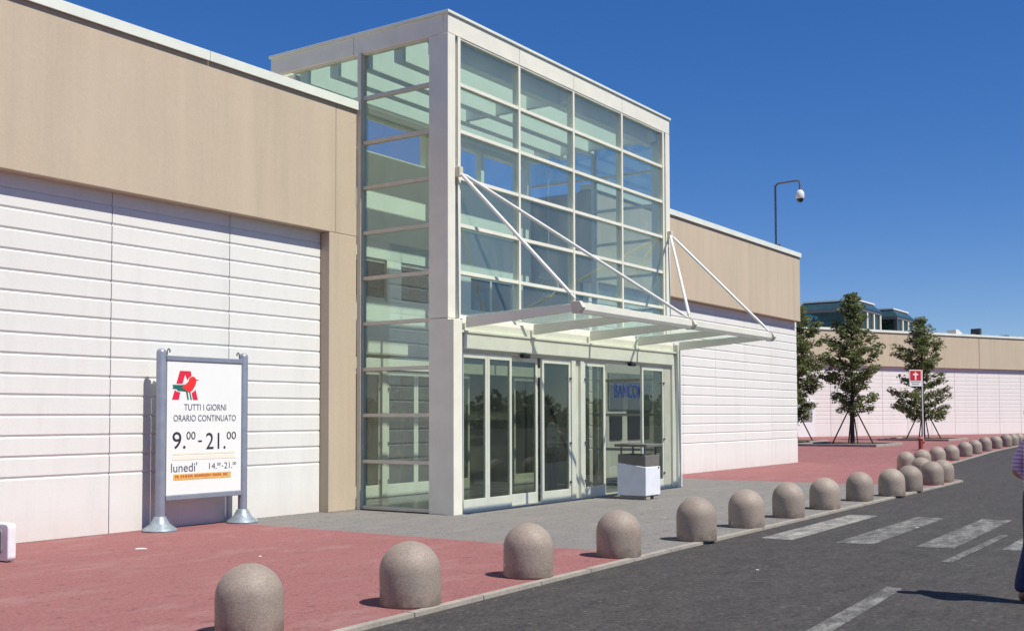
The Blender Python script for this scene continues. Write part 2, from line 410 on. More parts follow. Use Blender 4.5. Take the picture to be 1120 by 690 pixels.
# kerb strip, laid as separate stones butted end to end inside one structure mesh
kb = MB()
pts = []
for (a, b_), (c, d) in zip(KERB, KERB[1:]):
    L = math.hypot(c-a, d-b_); n = max(1, int(L/1.0))
    for i in range(n): pts.append((a+(c-a)*i/n, b_+(d-b_)*i/n))
pts.append(KERB[-1])
for (xa, ya), (xb, yb) in zip(pts, pts[1:]):
    L = math.hypot(xb-xa, yb-ya); nx, ny_ = -(yb-ya)/L, (xb-xa)/L
    ux, uy = (xb-xa)/L*.006, (yb-ya)/L*.006
    za, zb = gz(xa)+.006, gz(xb)+.006
    w = .085; jit = random.uniform(-.002, .002)
    A = [(xa+ux, ya+uy), (xb-ux, yb-uy), (xb-ux+nx*w, yb-uy+ny_*w), (xa+ux+nx*w, ya+uy+ny_*w)]
    zz = [za+jit, zb+jit, zb+jit, za+jit]
    top = [kb.bm.verts.new((x, y, z)) for (x, y), z in zip(A, zz)]
    bot = [kb.bm.verts.new((x, y, z-.12)) for (x, y), z in zip(A, zz)]
    kb.bm.faces.new(top); kb.bm.faces.new(bot[::-1])
    for i in range(4): kb.bm.faces.new((top[i], top[(i+1) % 4], bot[(i+1) % 4], bot[i]))
o = kb.build('kerb', 'kerb'); o['kind'] = 'structure'
# painted markings
def marking(name, poly, mat, z=-.024):
    m = MB(); m.prism(poly, z-.003, z, 'z'); o = m.build(name, mat); o['kind'] = 'structure'; return o
marking('crosswalk_stripe', [(14.0,5.17),(18.1,5.24),(18.0,5.67),(14.0,5.60)], 'paint')
marking('crosswalk_stripe', [(14.08,4.15),(18.16,4.24),(18.24,4.66),(14.0,4.60)], 'paint_mid')
marking('crosswalk_stripe', [(14.2,3.21),(18.4,3.30),(18.34,3.72),(14.1,3.64)], 'paint_mid')
marking('crosswalk_stripe', [(14.4,2.27),(18.5,2.36),(18.45,2.76),(14.35,2.69)], 'paint_mid')
marking('lane_line', [(5.0,2.60),(10.66,2.87),(10.7,3.02),(5.0,2.80)], 'paint_mid')
marking('lane_line', [(12.8,2.92),(16.1,2.93),(16.1,3.03),(12.8,3.03)], 'paint_faded')

# ------------------------------------------------------------------ grooved walls
def groove_profile(z0=0.0, ztop=4.60, y=0, first=.815, pitch=.2645):
    """(y,z) outline of one precast panel: front on y, V groove at each course"""
    p = [(y+.16, z0), (y, z0)]
    z = first
    while z+.05 < ztop:
        p += [(y, z-.009), (y+.017, z-.003), (y+.017, z+.003), (y, z+.034)]
        z += pitch
    p += [(y, ztop), (y+.16, ztop)]
    return p
def grooved_panel(x0, x1, parent, mat='precast', z0=0, ztop=4.72, y=13.15):
    m = MB(); m.prism(groove_profile(z0, ztop, y), x0+.005, x1-.005, 'x')
    o = m.build('wall_panel', mat, parent, bevel=.006, seg=1)
    return o
# left wing of the shopping centre
W = empty('shopping_centre_wing', (0, 13, 0), 'long tan rendered shop wing with white grooved panels, left of the glass entrance', 'building')
def wpart(mb, name, mat, parent, **k):
    o = mb.build(name, mat, None, **k); o.parent = parent; o.matrix_parent_inverse = parent.matrix_world.inverted() if False else Matrix.Translation(-Vector(parent.location)); return o
def adopt(o, parent):
    o.parent = parent; o.matrix_parent_inverse = Matrix.Translation(-Vector(parent.location)); return o
m = MB(); m.box(-40, 13.65-.004, 12.95, 13.4, 4.70, 6.92); m.box(13.652, 14.17, 12.95, 13.4, 4.70, 6.92)
wpart(m, 'upper_wall', 'stucco', W, bevel=.01)
m = MB(); m.box(13.50, 14.168, 12.952, 13.4, 0, 4.698); wpart(m, 'corner_pier', 'stucco', W, bevel=.01)
m = MB(); m.box(-40, 14.14, 13.4, 60, .0, 6.90); wpart(m, 'main_block', 'stucco', W)
m = MB()
xs = [-40, -21.9, -14.6, -2.0, 5.1, 10.9, 14.185]
for a, b in zip(xs, xs[1:]): m.prism([(12.90, 6.90), (12.90, 7.05), (13.35, 7.06), (13.35, 6.93), (12.93, 6.93), (12.93, 6.90)], a+.003, b-.003, 'x')
wpart(m, 'coping', 'cap_metal', W, bevel=.004)
x = 13.50
edges = [13.495, 11.52, 9.42, 7.32, 5.22, 3.12, 1.02, -1.08, -3.18, -5.28]
for a, b in zip(edges[1:], edges): adopt(grooved_panel(a, b, None), W)
m = MB(); m.box(-40, -5.29, 13.152, 13.38, 0, 4.69); wpart(m, 'plain_panel', 'precast', W)

# right wing
R = empty('shopping_centre_wing', (30, 13, 0), 'tan and white grooved shop wing right of the entrance, under the camera mast', 'building')
m = MB(); m.box(22.40, 35.55-.004, 12.95, 13.4, 4.74, 6.92); m.box(35.552, 36.15, 12.95, 13.4, 4.74, 6.92); wpart(m, 'upper_wall', 'stucco', R, bevel=.01)
m = MB(); m.box(14.16, 36.05, 15.4, 60, 0, 6.90); m.box(22.42, 36.05, 13.4, 15.4, 0, 6.898); wpart(m, 'main_block', 'stucco', R)
m = MB()
for a, b in ((22.36, 28.4), (28.4, 36.19)): m.prism([(12.90, 6.90), (12.90, 7.05), (13.35, 7.06), (13.35, 6.93), (12.93, 6.93), (12.93, 6.90)], a+.003, b-.003, 'x')
m.box(35.8, 36.19, 13.36, 60, 6.92, 7.05)
wpart(m, 'coping', 'cap_metal', R, bevel=.004)
for a, b in zip([22.42, 25.38, 27.48, 29.62, 31.78, 33.92], [25.38, 27.48, 29.62, 31.78, 33.92, 36.30]): adopt(grooved_panel(a, b, None, ztop=4.735), R)
m = MB(); m.box(36.06, 36.22, 13.32, 60, 0, 4.70); wpart(m, 'side_wall', 'precast', R)
# wall mounted cash machine seen through the open door
K = empty('cash_machine', (24.1, 13.14, 0), 'white cash machine cabinet with blue lettering seen through the open sliding door', 'cash machine')
m = MB(); m.box(22.85, 25.30, 12.96, 13.145, .12, 2.95); wpart(m, 'cabinet', 'panel_white_shaded', K, bevel=.012)
m = MB(); m.box(22.95, 25.22, 12.925, 12.957, 1.74, 2.62); wpart(m, 'header_panel', 'panel_grey_shaded', K, bevel=.005)
adopt(text_mesh('BANCOMAT', 'lettering', 'blue_letters_shaded', None, 23.22, 25.12, 2.03, 2.38, 12.921, .003, .010), K)
for a, b in ((23.02, 23.62), (23.92, 25.05)):
    m = MB(); m.box(a, b, 12.93, 12.957, 1.02, 1.62 if a < 23.5 else 1.68); s_ = wpart(m, 'screen_window', 'dark_plastic', K, bevel=.01)
m = MB(); m.box(23.86, 25.12, 12.90, 12.957, 1.71, 1.735); wpart(m, 'light_hood', 'steel_dark', K)

# ------------------------------------------------------------------ glass entrance tower
X0, X1, YF, YB = 14.19, 22.32, 10.97, 15.12
T = empty('entrance_pavilion', (18.2, 11, 0), 'tall glazed white framed entrance pavilion with sliding doors at its foot', 'building')
P = lambda mb, name, mat='white_metal', parent=T, **k: wpart(mb, name, mat, parent, **k)
ZT, ZB = 8.25, 7.90
# fascia, jointed as in the photo
m = MB()
fx = [X0, 16.30, 18.18, 20.12, X1]
for a, b in zip(fx, fx[1:]): m.box(a+.004, b-.004, YF, YF+.10, ZB, ZT-.03)
P(m, 'front_fascia', bevel=.006)
m = MB()
for a, b in ((YF+.104, 13.05), (13.058, YB)): m.box(X0+.002, X0+.10, a, b, ZB, ZT-.03)
P(m, 'side_fascia', bevel=.006)
m = MB()
m.box(X1-.10, X1-.002, YF+.104, YB, ZB, ZT-.03); P(m, 'side_fascia', bevel=.006)
m = MB(); m.box(X0+.104, X1-.104, YB-.1, YB, ZB, ZT-.03); P(m, 'rear_fascia')
m = MB()
m.box(X0-.03, X1+.03, YF-.03, YF+.22, ZT-.028, ZT+.02); m.box(X0-.03, X0+.22, YF+.222, YB+.03, ZT-.028, ZT+.02); m.box(X1-.22, X1+.03, YF+.222, YB+.03, ZT-.028, ZT+.02)
m.box(X0+.222, X1-.222, YB-.2, YB+.03, ZT-.028, ZT+.02)
P(m, 'roof_cap', 'cap_metal', bevel=.006)
# corner piers
m = MB(); m.box(X0, X0+.20, YF, YF+.40, 3.20, ZB-.004); m.box(X0, X0+.20, YF+.002, YF+.40, 0, 3.194)
P(m, 'corner_pier', bevel=.008)
m = MB(); m.box(X1-.20, X1, YF, YF+.36, 0, ZB-.004); P(m, 'corner_pier', bevel=.008)
m = MB(); m.box(X0+.27, X0+.345, YF, YF+.14, 3.2, ZB-.004); P(m, 'front_stile', bevel=.004)
m = MB(); m.box(X1-.345, X1-.27, YF, YF+.14, 3.2, ZB-.004); P(m, 'front_stile', bevel=.004)
for xa in (X0+.201, X1-.269):
    m = MB(); m.box(xa, xa+.068, YF+.07, YF+.12, 3.2, ZB-.004); P(m, 'shadow_gap_infill', 'white_metal')
ZM = [.045+.7855*k for k in range(11)]
gx0, gx1 = X0+.345, X1-.345
vx = [16.30, 18.18, 20.12]
for z in ZM[4:]:
    z = 3.24 if abs(z-ZM[4]) < .01 else z
    m = MB(); m.box(gx0+.001, gx1-.001, YF+.012, YF+.12, z-.03, z+.03); P(m, 'mullion', 'white_metal', bevel=.004)
for x in vx:
    m = MB(); m.box(x-.03, x+.03, YF+.004, YF+.14, 3.272, ZM[-1]-.031); P(m, 'mullion', 'white_metal', bevel=.004)
cols = [gx0]+vx+[gx1]
rows = [3.24]+ZM[5:]
for i in range(4):
    for a, b in zip(rows, rows[1:]):
        m = MB(); m.box(cols[i]+.031, cols[i+1]-.031, YF+.052, YF+.062, a+.031, b-.031); P(m, 'window_pane', 'glass')
# left and right glazed sides
for side, xa, xb in ((0, X0+.03, X0+.13), (1, X1-.13, X1-.03)):
    xg = (xa+xb)/2
    for z in ZM:
        m = MB()
        m.box(xa, xb, YF+.402, 12.86, z-.03, z+.03)
        P(m, 'mullion', 'frame_metal', bevel=.004)
    m = MB(); m.box(xa-(.048 if side == 0 else .006), xb+(.048 if side else .006), 12.862, 12.93 if side else 12.947, .0, ZB-.004); P(m, 'side_stile', 'frame_metal', bevel=.004)
    for z in (7.13, ZM[-1]):
        m = MB(); m.box(xa, xb, 12.932, 14.60, z-.03, z+.03); P(m, 'mullion', 'frame_metal', bevel=.004)
    for a, b in zip(ZM, ZM[1:]):
        m = MB(); m.box(xg-.005, xg+.005, YF+.402, 12.86, a+.031, b-.031); P(m, 'window_pane', 'glass')
    m = MB(); m.box(xg-.005, xg+.005, 12.932, 14.60, 7.161, ZM[-1]-.031); P(m, 'window_pane', 'glass')
# roof: glazed rooflights over deep white beams
m = MB(); m.box(X0+.12, X1-.12, YF+.12, YB-.12, 8.155, 8.165); P(m, 'roof_glazing', 'glass_roof')
for y in (11.40, 12.15, 12.90, 13.65, 14.40):
    m = MB(); m.box(X0+.14, X1-.14, y-.10, y+.10, 7.66, 8.15); P(m, 'roof_beam', 'interior_white', bevel=.01)
for x in (18.2, 21.9):
    for a, b in ((YF+.15, 11.299), (11.501, 12.049), (12.251, 12.799), (13.001, 13.549), (13.751, 14.299)):
        m = MB(); m.box(x-.06, x+.06, a, b, 7.70, 8.14); P(m, 'roof_beam', 'interior_white', bevel=.01)
# interior rear wall
YW = 14.62
m = MB()
m.box(X0+.14, X1-.14, YW, YW+.2, 2.72, 3.90)
m.box(X0+.14, X1-.14, YW, YW+.2, 4.75, 6.86)
for x in (X0+.14, 16.9, 19.3, 21.4): m.box(x, x+.45, YW+.002, YW+.198, 3.902, 4.748)
m.box(X0+.14, X1-.14, YW, YW+.2, 7.56, 7.88)
P(m, 'inner_wall', 'interior_white')
for a, b in ((14.8, 16.88), (17.37, 19.28), (19.77, 21.38)):
    m = MB(); m.box(a, b, YW+.04, YW+.10, 3.905, 3.97); m.box(a, b, YW+.04, YW+.10, 4.68, 4.745); m.box((a+b)/2-.03, (a+b)/2+.03, YW+.04, YW+.10, 3.972, 4.678)
    f = P(m, 'inner_window_frame', 'door_metal')
    m = MB(); m.box(a, b, YW+.06, YW+.07, 3.98, 4.67); P(m, 'inner_window_pane', 'glass_teal')
for i, x in enumerate([X0+.14, 16.15, 18.15, 20.15, X1-.26]):
    m = MB(); m.box(x, x+.12, YW+.01, YW+.17, 6.862, 7.558); P(m, 'clerestory_post', 'interior_white')
m = MB(); m.box(X0+.15, X1-.15, YW+.5, YW+.6, 0, 6.9); P(m, 'dim_interior_sheet', 'interior_dark')  # dark sheet standing in for the unlit interior beyond
# floor of the vestibule
m = MB(); m.box(X0+.13, X1-.13, YF+.02, 15.1, .004, .020); P(m, 'vestibule_floor', 'floor_in')
# inner doors
def leaf(name, x0, x1, y, z0, z1, parent, mat='door_metal', gl='glass_door', st=.066, bot=.20, top=.09, lock=None):
    m = MB()
    m.box(x0+.002, x0+st, y, y+.05, z0, z1); m.box(x1-st, x1-.002, y, y+.05, z0, z1)
    m.box(x0+st, x1-st, y+.001, y+.049, z0, z0+bot); m.box(x0+st, x1-st, y+.001, y+.049, z1-top, z1)
    f = P(m, name, mat, parent, bevel=.005)
    m = MB(); m.box(x0+st+.001, x1-st-.001, y+.02, y+.03, z0+bot+.001, z1-top-.001); pn = m.build('glass', gl); pn.parent = f
    if lock is not None:
        for z in (z0+1.05, z0+.32, z1-.35):
            m = MB(); m.tube((lock, y+.004, z), (lock, y-.035, z), .022, seg=12)
            k = m.build('lock', 'galv'); k.parent = f
    return f
yi = 14.25
m = MB(); m.box(X0+.14, X1-.14, yi-.04, yi+.06, 2.50, 2.72); m.box(X0+.14, X0+.3, yi, yi+.05, 0.02, 2.5); P(m, 'inner_door_header', 'door_metal', bevel=.006)
for i, (a, b) in enumerate(((14.5,15.45),(15.45,16.3),(16.48,17.38),(17.38,18.2),(18.3,19.2),(20.9,21.9))):
    leaf('inner_door_leaf', a, b, yi, .03, 2.49, T, gl='glass_door', bot=.24, lock=(b-.04 if i % 2 else a+.04))
m = MB(); m.box(16.32, 16.46, yi-.02, yi+.06, .02, 2.49); m.box(18.21, 18.29, yi-.02, yi+.06, .02, 2.49); P(m, 'inner_door_post', 'door_metal')
m = MB(); m.box(15.9, 17.1, 14.22, 14.60, 2.80, 3.12); P(m, 'air_curtain', 'interior_white', bevel=.03)

# ---- the projecting portal with the sliding doors
PY = 10.84
m = MB(); m.box(14.17, 14.40, PY, YF-.003, 0, 3.17); P(m, 'portal_jamb', bevel=.006)
m = MB(); m.box(22.32+.06, 22.56, PY, YF+.1, 0, 3.17); P(m, 'portal_jamb', bevel=.006)
m = MB(); m.box(14.402, 14.50, PY+.06, YF+.08, 0.004, 2.934); P(m, 'inner_reveal', 'white_metal')
m = MB(); m.box(22.22, 22.378, PY+.06, YF+.0, .004, 2.934); P(m, 'inner_reveal', 'white_metal')
m = MB(); m.box(14.402, 22.378, PY+.0, YF+.09, 2.965, 3.005); P(m, 'portal_lintel', bevel=.006)
m = MB(); m.box(14.402, 22.378, PY+.07, YF+.09, 3.007, 3.20); P(m, 'portal_headboard', 'door_metal')
m = MB(); m.prism([(PY+.022, 2.962), (PY+.030, 2.715), (PY+.06, 2.70), (YF+.10, 2.70), (YF+.10, 2.962)], 14.505, 22.215, 'x'); P(m, 'door_operator_cover', 'door_metal', bevel=.005)
m = MB(); m.box(14.505, 22.215, PY+.085, YF+.09, 2.655, 2.697); P(m, 'door_track', 'frame_metal')
for x in (16.30, 20.28):
    m = MB(); m.box(x-.10, x+.10, PY-.02, PY+.08, 2.62, 2.69); P(m, 'door_sensor', 'dark_plastic', bevel=.015)
yo = PY+.10
leaves = [(14.51,15.25,yo),(15.25,15.98,yo),(16.0,16.90,yo+.06),(16.96,17.96,yo),(18.44,19.28,yo),(20.86,21.88,yo)]
for i, (a, b, y) in enumerate(leaves):
    leaf('sliding_door_leaf', a, b, y, .03, 2.652, T, bot=.19, lock={3: b-.035, 4: a+.035, 5: b-.035}.get(i))
m = MB(); m.box(17.97, 18.12, yo-.02, yo+.10, .02, 2.653); m.box(18.30, 18.43, yo-.02, yo+.10, .02, 2.653); P(m, 'door_post', 'door_metal', bevel=.005)
m = MB(); m.box(18.121, 18.299, yo+.04, yo+.06, .02, 2.653); P(m, 'door_post_infill', 'white_metal')
m = MB(); m.box(21.89, 22.21, yo+.0, yo+.07, .02, 2.653); P(m, 'fixed_panel', 'frame_metal', bevel=.005)
m = MB(); m.box(14.505, 22.215, PY+.05, YF+.16, .006, .028); P(m, 'threshold', 'frame_metal')
# opened leaves parked behind the fixed ones
leaf('sliding_door_leaf', 19.30, 19.42, yo+.07, .03, 2.652, T, st=.055, bot=.19)

# ---- canopy
CZ0, CZ1, CY0, CY1 = 3.07, 3.205, PY, 8.70   # underside height at the back / front
ribx = [14.53, 16.55, 18.55, 20.52, 22.48]
def cz(y): return CZ0+(CZ1-CZ0)*(CY0-y)/(CY0-CY1)
for x in ribx:
    m = MB(); m.prism([(CY0-.002, CZ0-.02), (CY1+.06, CZ1+.0), (CY1+.06, CZ1+.115), (CY0-.002, CZ0+.165)], x-.035, x+.035, 'x')
    P(m, 'canopy_rib', 'white_metal', bevel=.005)
for a, b in zip(ribx, ribx[1:]):
    m = MB(); m.prism([(CY0-.004, CZ0+.170), (CY1+.02, CZ1+.118), (CY1+.02, CZ1+.134), (CY0-.004, CZ0+.186)], a+.004, b-.004, 'x')
    P(m, 'canopy_pane', 'opal')
for a, b in ((ribx[0]-.04, 18.545), (18.555, ribx[-1]+.04)):
    m = MB(); m.prism([(CY1+.055, CZ1-.03), (CY1, CZ1-.03), (CY1-.03, CZ1+.03), (CY1-.03, CZ1+.135), (CY1+.055, CZ1+.150), (CY1+.055, CZ1+.136), (CY1-.0, CZ1+.118), (CY1+.0, CZ1+.02)], a, b, 'x')
    P(m, 'canopy_gutter', 'white_metal', bevel=.003)
for x in (ribx[0], 18.55, ribx[-1]):
    m = MB(); m.prism([(CY1+.12, CZ1+.152), (CY1-.04, CZ1+.152), (CY1-.10, CZ1+.05), (CY1-.034, CZ1-.04), (CY1+.1, CZ1-.034)], x-.045, x+.045, 'x')
    P(m, 'canopy_bracket', 'frame_metal', bevel=.006)
for xt, tips in ((X0+.235, (ribx[0], 18.50)), (X1-.10, (18.60, ribx[-1]))):
    for xe in tips:
        a = Vector((xt, YF-.05, 5.62)); b = Vector((xe, CY1+.06, CZ1+.19))
        d = (b-a).normalized()
        m = MB(); m.tube(a+d*.12, b-d*.12, .030); m.tube(a, a+d*.14, .018); m.tube(b-d*.14, b, .018)
        P(m, 'tie_rod', 'rod', smooth=True)
    m = MB(); m.box(xt-.05, xt+.05, YF-.10, YF-.002, 5.54, 5.70); P(m, 'rod_anchor', 'frame_metal', bevel=.01)

# hanging wire ornaments inside
def ornament(c, r, label):
    e = empty('hanging_ornament', c, label, 'ornament', 'hanging ornaments inside the entrance')
    rnd = random.Random(int(c[0]*10)); m = MB()
    nodes_ = [Vector((rnd.gauss(0,1), rnd.gauss(0,1), rnd.gauss(0,1))).normalized()*r*rnd.uniform(.55,1) for _ in range(18)]
    for i, u in enumerate(nodes_):
        near = sorted(nodes_, key=lambda q: (q-u).length)[1:4]
        for q in near: m.tube(u, q, .008, seg=5)
    m.build('wire_lattice', 'rod', e)
    m = MB(); m.tube((0,0,r), (0,0,7.5-c[2]), .008, seg=6); m.build('cord', 'rod', e)
ornament((17.35, 13.45, 4.55), .30, 'white wire ornament hanging inside near the left glazed side')
ornament((20.9, 13.3, 4.55), .34, 'white wire ornament hanging behind the front glazing, right of the other')

# ------------------------------------------------------------------ camera mast
e = empty('camera_mast', (34.9, 13.30, 6.9), 'thin metal mast on the right wing roof carrying a dome security camera', 'camera mast')
m = MB(); m.tube((0,0,0), (0,0,2.28), .035); 
pts_ = [(0,0,2.20),(0,-.03,2.30),(0,-.11,2.345),(0,-.74,2.36),(0,-.82,2.33),(0,-.84,2.20),(0,-.84,2.02)]
for a, b in zip(pts_, pts_[1:]): m.tube(a, b, .032)
m.build('mast', 'galv', e, smooth=True)
m = MB(); m.box(-.10, .10, -.10, .10, .0, .03); m.box(-.05, .05, -.16, -.03, .18, .32); m.build('base_plate', 'galv', e)
m = MB(); m.tube((.055,0,.1), (.055,0,2.2), .012, seg=6); m.build('cable', 'dark_plastic', e)
m = MB(); m.lathe([(0,.02),(.05,.02),(.10,-.02),(.135,-.08),(.14,-.24),(.125,-.27),(0,-.27)], 24, (0,-.84,2.02)); h_ = m.build('camera_housing', 'camera_white', e, smooth=True)
m = MB(); m.lathe([(.115,-.272),(.11,-.31),(.08,-.36),(.04,-.385),(0,-.39)], 24, (0,-.84,2.02)); m.build('camera_dome', 'dark_plastic', e, smooth=True)

# ------------------------------------------------------------------ opening hours sign
SY = 12.85; SXL, SXR = 10.03, 11.54
S = empty('opening_hours_sign', (10.78, SY, 0), 'free-standing white opening hours board on two grey posts by the grooved wall', 'sign')
def s_part(mb, name, mat, parent=S, **k): return wpart(mb, name, mat, parent, **k)
for x in (SXL, SXR):
    m = MB(); m.lathe([(0,.03),(.068,.03),(.068,2.50),(.060,2.535),(.04,2.555),(0,2.565)], 24, (x, SY, 0)); s_part(m, 'post', 'sign_grey', smooth=True)
    m = MB(); m.lathe([(0,.0),(.235,.0),(.24,.02),(.22,.045),(.14,.10),(.105,.16),(.085,.20),(.07,.21),(0,.21)], 32, (x, SY, 0)); s_part(m, 'foot', 'sign_base', smooth=True)
    m = MB(); sx = 1 if x == SXL else -1
    hk = [(x+sx*.09, SY-.01, 2.47), (x+sx*.09, SY-.01, 2.53), (x+sx*.115, SY-.01, 2.565), (x+sx*.14, SY-.01, 2.54), (x+sx*.135, SY-.01, 2.51)]
    for a, b in zip(hk, hk[1:]): m.tube(a, b, .010, seg=8)
    s_part(m, 'hook', 'galv')
for za in (2.395, .42):
    m = MB(); m.box(SXL+.06, SXR-.06, SY-.055, SY+.04, za, za+.07); s_part(m, 'frame_rail', 'sign_grey', bevel=.008)
m = MB(); m.box(SXL+.072, SXR-.072, SY-.04, SY+.02, .492, 2.393); pan = s_part(m, 'panel', 'sign_panel', bevel=.003)
yp = SY-.042
def sx_(px): return 10.085+(px-181.5)*.01665
m = MB()
def lp(pts):   # zoomed logo pixels to the board's own metres
    return [(10.085+.10+(zx-135)/13.8*.01620, 2.40-.0125-(zy+35)/13.8*.0128) for zx, zy in pts]
def logo(name, polys, mat, dy):
    m = MB()
    for p_ in polys: m.prism(lp(p_), yp-dy, yp+.001, 'y')
    return adopt(m.build(name, mat), S)
logo('letter_emblem', [[(250,108),(412,108),(425,178),(388,206),(362,250),(330,160),(290,305),(198,305)], [(175,405),(205,428),(258,438),(235,550),(135,550)], [(430,445),(460,425),(488,395),(525,550),(450,550)]], 'logo_red', .002)
logo('bird_tail', [[(140,325),(290,325),(330,310),(275,370),(350,405),(370,432),(345,425),(220,412),(205,390),(140,382),(155,355)], [(345,432),(368,434),(386,550),(366,550)], [(394,440),(410,440),(432,550),(413,550)]], 'logo_green', .003)
logo('bird_body', [[(277,368),(330,320),(378,270),(392,220),(415,198),(440,190),(466,196),(486,214),(494,234),(540,241),(496,252),(492,300),(474,345),(440,400),(402,436),(372,430),(345,402)]], 'bird_red', .004)
def T_(s, mat, a, b, z0, z1): return adopt(text_mesh(s, 'lettering', mat, None, a, b, z0, z1, yp-.0005, .0012), S)
T_('TUTTI I GIORNI', 'ink_grey', 10.40, 11.17, 1.692, 1.782)
T_('ORARIO CONTINUATO', 'ink_grey', 10.215, 11.36, 1.535, 1.625)
T_('9.', 'ink', 10.20, 10.43, 1.145, 1.385)
T_('00', 'ink', 10.445, 10.605, 1.275, 1.385)
T_('-', 'ink', 10.655, 10.725, 1.235, 1.258)
T_('21.', 'ink', 10.80, 11.165, 1.125, 1.365)
T_('00', 'ink', 11.185, 11.365, 1.265, 1.375)
T_("lunedi'", 'ink_grey', 10.18, 10.64, .815, .945)
T_('14.', 'ink_grey', 10.86, 11.0, .835, .925)
T_('00', 'ink_grey', 11.01, 11.075, .882, .925)
T_('-', 'ink_grey', 11.095, 11.125, .868, .878)
T_('21.', 'ink_grey', 11.145, 11.295, .835, .925)
T_('00', 'ink_grey', 11.305, 11.37, .882, .925)
m = MB(); m.box(10.22, 11.27, yp-.001, yp+.001, .700, .785); s_part(m, 'sticker_strip', 'strip_orange')
m = MB(); xx = 10.25   # the small print is too blurred to read: broken strokes
while xx < 11.22:
    w = random.uniform(.018, .04); m.box(xx, min(xx+w, 11.24), yp-.0022, yp-.0012, .733, .768); xx += w+random.choice([.008,.008,.012,.035])
s_part(m, 'small_print', 'strip_ink')
m = MB(); m.box(10.20, 11.36, yp-.001, yp+.001, .985, 1.045); m.box(10.20, 11.34, yp-.001, yp+.001, 1.06, 1.09); s_part(m, 'faded_sticker', 'strip_cream')

# ------------------------------------------------------------------ white moulded seat at the left edge
e = empty('moulded_seat', (6.95, 11.85, 0), 'white rounded moulded seat end with grey inset, beside the grooved wall at the far left', 'seat')
m = MB(); 
def rr(y0, y1, z0, z1, r, n=5):
    out = []
    for cy, cz_, a0 in ((y1-r, z1-r, 0), (y0+r, z1-r, 90), (y0+r, z0+r, 180), (y1-r, z0+r, 270)):
        for i in range(n+1):
            a = math.radians(a0+90*i/n); out.append((cy+r*math.cos(a), cz_+r*math.sin(a)))
    return out
m.prism(rr(-.36, .42, .012, .425, .05), -.0, .10, 'x'); m.build('end_slab', 'seat_white', e, bevel=.015, seg=3)
m = MB(); m.prism(rr(-.25, .32, .09, .36, .05), -.012, .0, 'x'); m.build('inset', 'seat_grey', e, bevel=.006)
m = MB(); m.box(-1.4, -.0125, -.20, .30, .37, .42); m.build('seat_board', 'seat_white', e, bevel=.012)
m = MB(); m.prism(rr(-.36, .42, .012, .36, .05), -1.5, -1.40, 'x'); m.build('end_slab', 'seat_white', e, bevel=.015)

# ------------------------------------------------------------------ litter bin
e = empty('litter_bin', (18.72, 9.75, 0), 'square white litter bin with brown hood standing before the open sliding door', 'bin')
m = MB(); m.prism([(0,.075),(.62,.075),(.62,.70),(0,.62)], 0, .60, 'x')
m.build('body', 'bin_white', e, bevel=.012, seg=3)
m = MB(); m.prism([(.012,.622),(.608,.702),(.608,.86),(.012,.84)], .01, .59, 'x'); m.build('hood', 'bin_brown', e, bevel=.008)
m = MB(); m.box(-.04, .64, -.04, .66, 1.0, 1.055); m.build('cover_plate', 'bin_brown', e, bevel=.01)
for x, y in ((.06,.06),(.54,.06),(.06,.56),(.54,.56),(.06,.31)):
    m = MB(); m.box(x-.012, x+.012, y-.012, y+.012, .835, 1.0); m.build('cover_post', 'galv', e)
m = MB(); m.box(.05, .22, .02, .60, .0, .074); m.box(.36, .55, .02, .60, .0, .074); m.build('foot', 'kerb', e, bevel=.01)
m = MB(); m.tube((.52,-.014,.60), (.52,.006,.60), .016); m.build('lock', 'dark_plastic', e)

# ------------------------------------------------------------------ bollards
def bollard_mesh():
    m = MB(); r = .255; h = .29
    prof = [(0,0),(r-.012,0),(r-.004,.008),(r,.02),(r,h)]
    for i in range(1, 13):
        a = math.pi/2*i/12; prof.append((r*math.cos(a) if i < 12 else 0, h+.255*math.sin(a)))
    m.lathe(prof, 40)
    return m
B = [(5.67,6.23),(7.33,6.07),(9.25,6.14),(11.13,6.15),(13.10,6.10),(15.03,6.22),(16.80,6.25),(18.63,6.29),(20.75,6.34),(22.30,6.18),(23.95,6.26),(26.3,6.38),(27.6,6.46),
     (29.0,7.30),(32.69,8.65),(34.87,8.74),(37.18,8.84),(39.45,8.93),(41.98,9.03),(44.03,9.12),(46.27,9.21),(48.95,9.32),(51.67,9.43),(53.55,9.50),(55.56,9.59)]
BL = ['nearest stone bollard, on the red paving at the bottom edge',
 'second nearest stone bollard, on the red paving before the shop wing',
 'stone bollard on red paving below the left corner of the glass entrance',
 'stone bollard at the seam of red and grey paving by the kerb',
 'stone bollard with a pale chip on grey paving, right of the seam',
 'stone bollard at the near end of the zebra crossing',
 'stone bollard beside the middle of the nearest zebra stripe',
 'stone bollard beside the far part of the nearest zebra stripe',
 'lone stone bollard just before the overlapping cluster at the kerb corner',
 'front left stone bollard of the cluster at the kerb corner',
 'stone bollard right behind the front left one of the cluster',
 'front right stone bollard of the cluster at the kerb corner',
 'stone bollard at the very tip of the kerb corner',
 'small stone bollard set back in the middle of the corner cluster',
 'rear left stone bollard behind the corner cluster',
 'stone bollard below the red hydrant',
 'first stone bollard of the far row, right of the corner cluster',
 'second stone bollard of the far row behind the corner',
 'third stone bollard of the far row', 'fourth stone bollard of the far row', 'fifth stone bollard of the far row',
 'sixth stone bollard of the far row', 'seventh stone bollard of the far row, near the person', 'eighth stone bollard of the far row, beside the person',
 'last stone bollard of the far row, mostly behind the person']
b0 = None
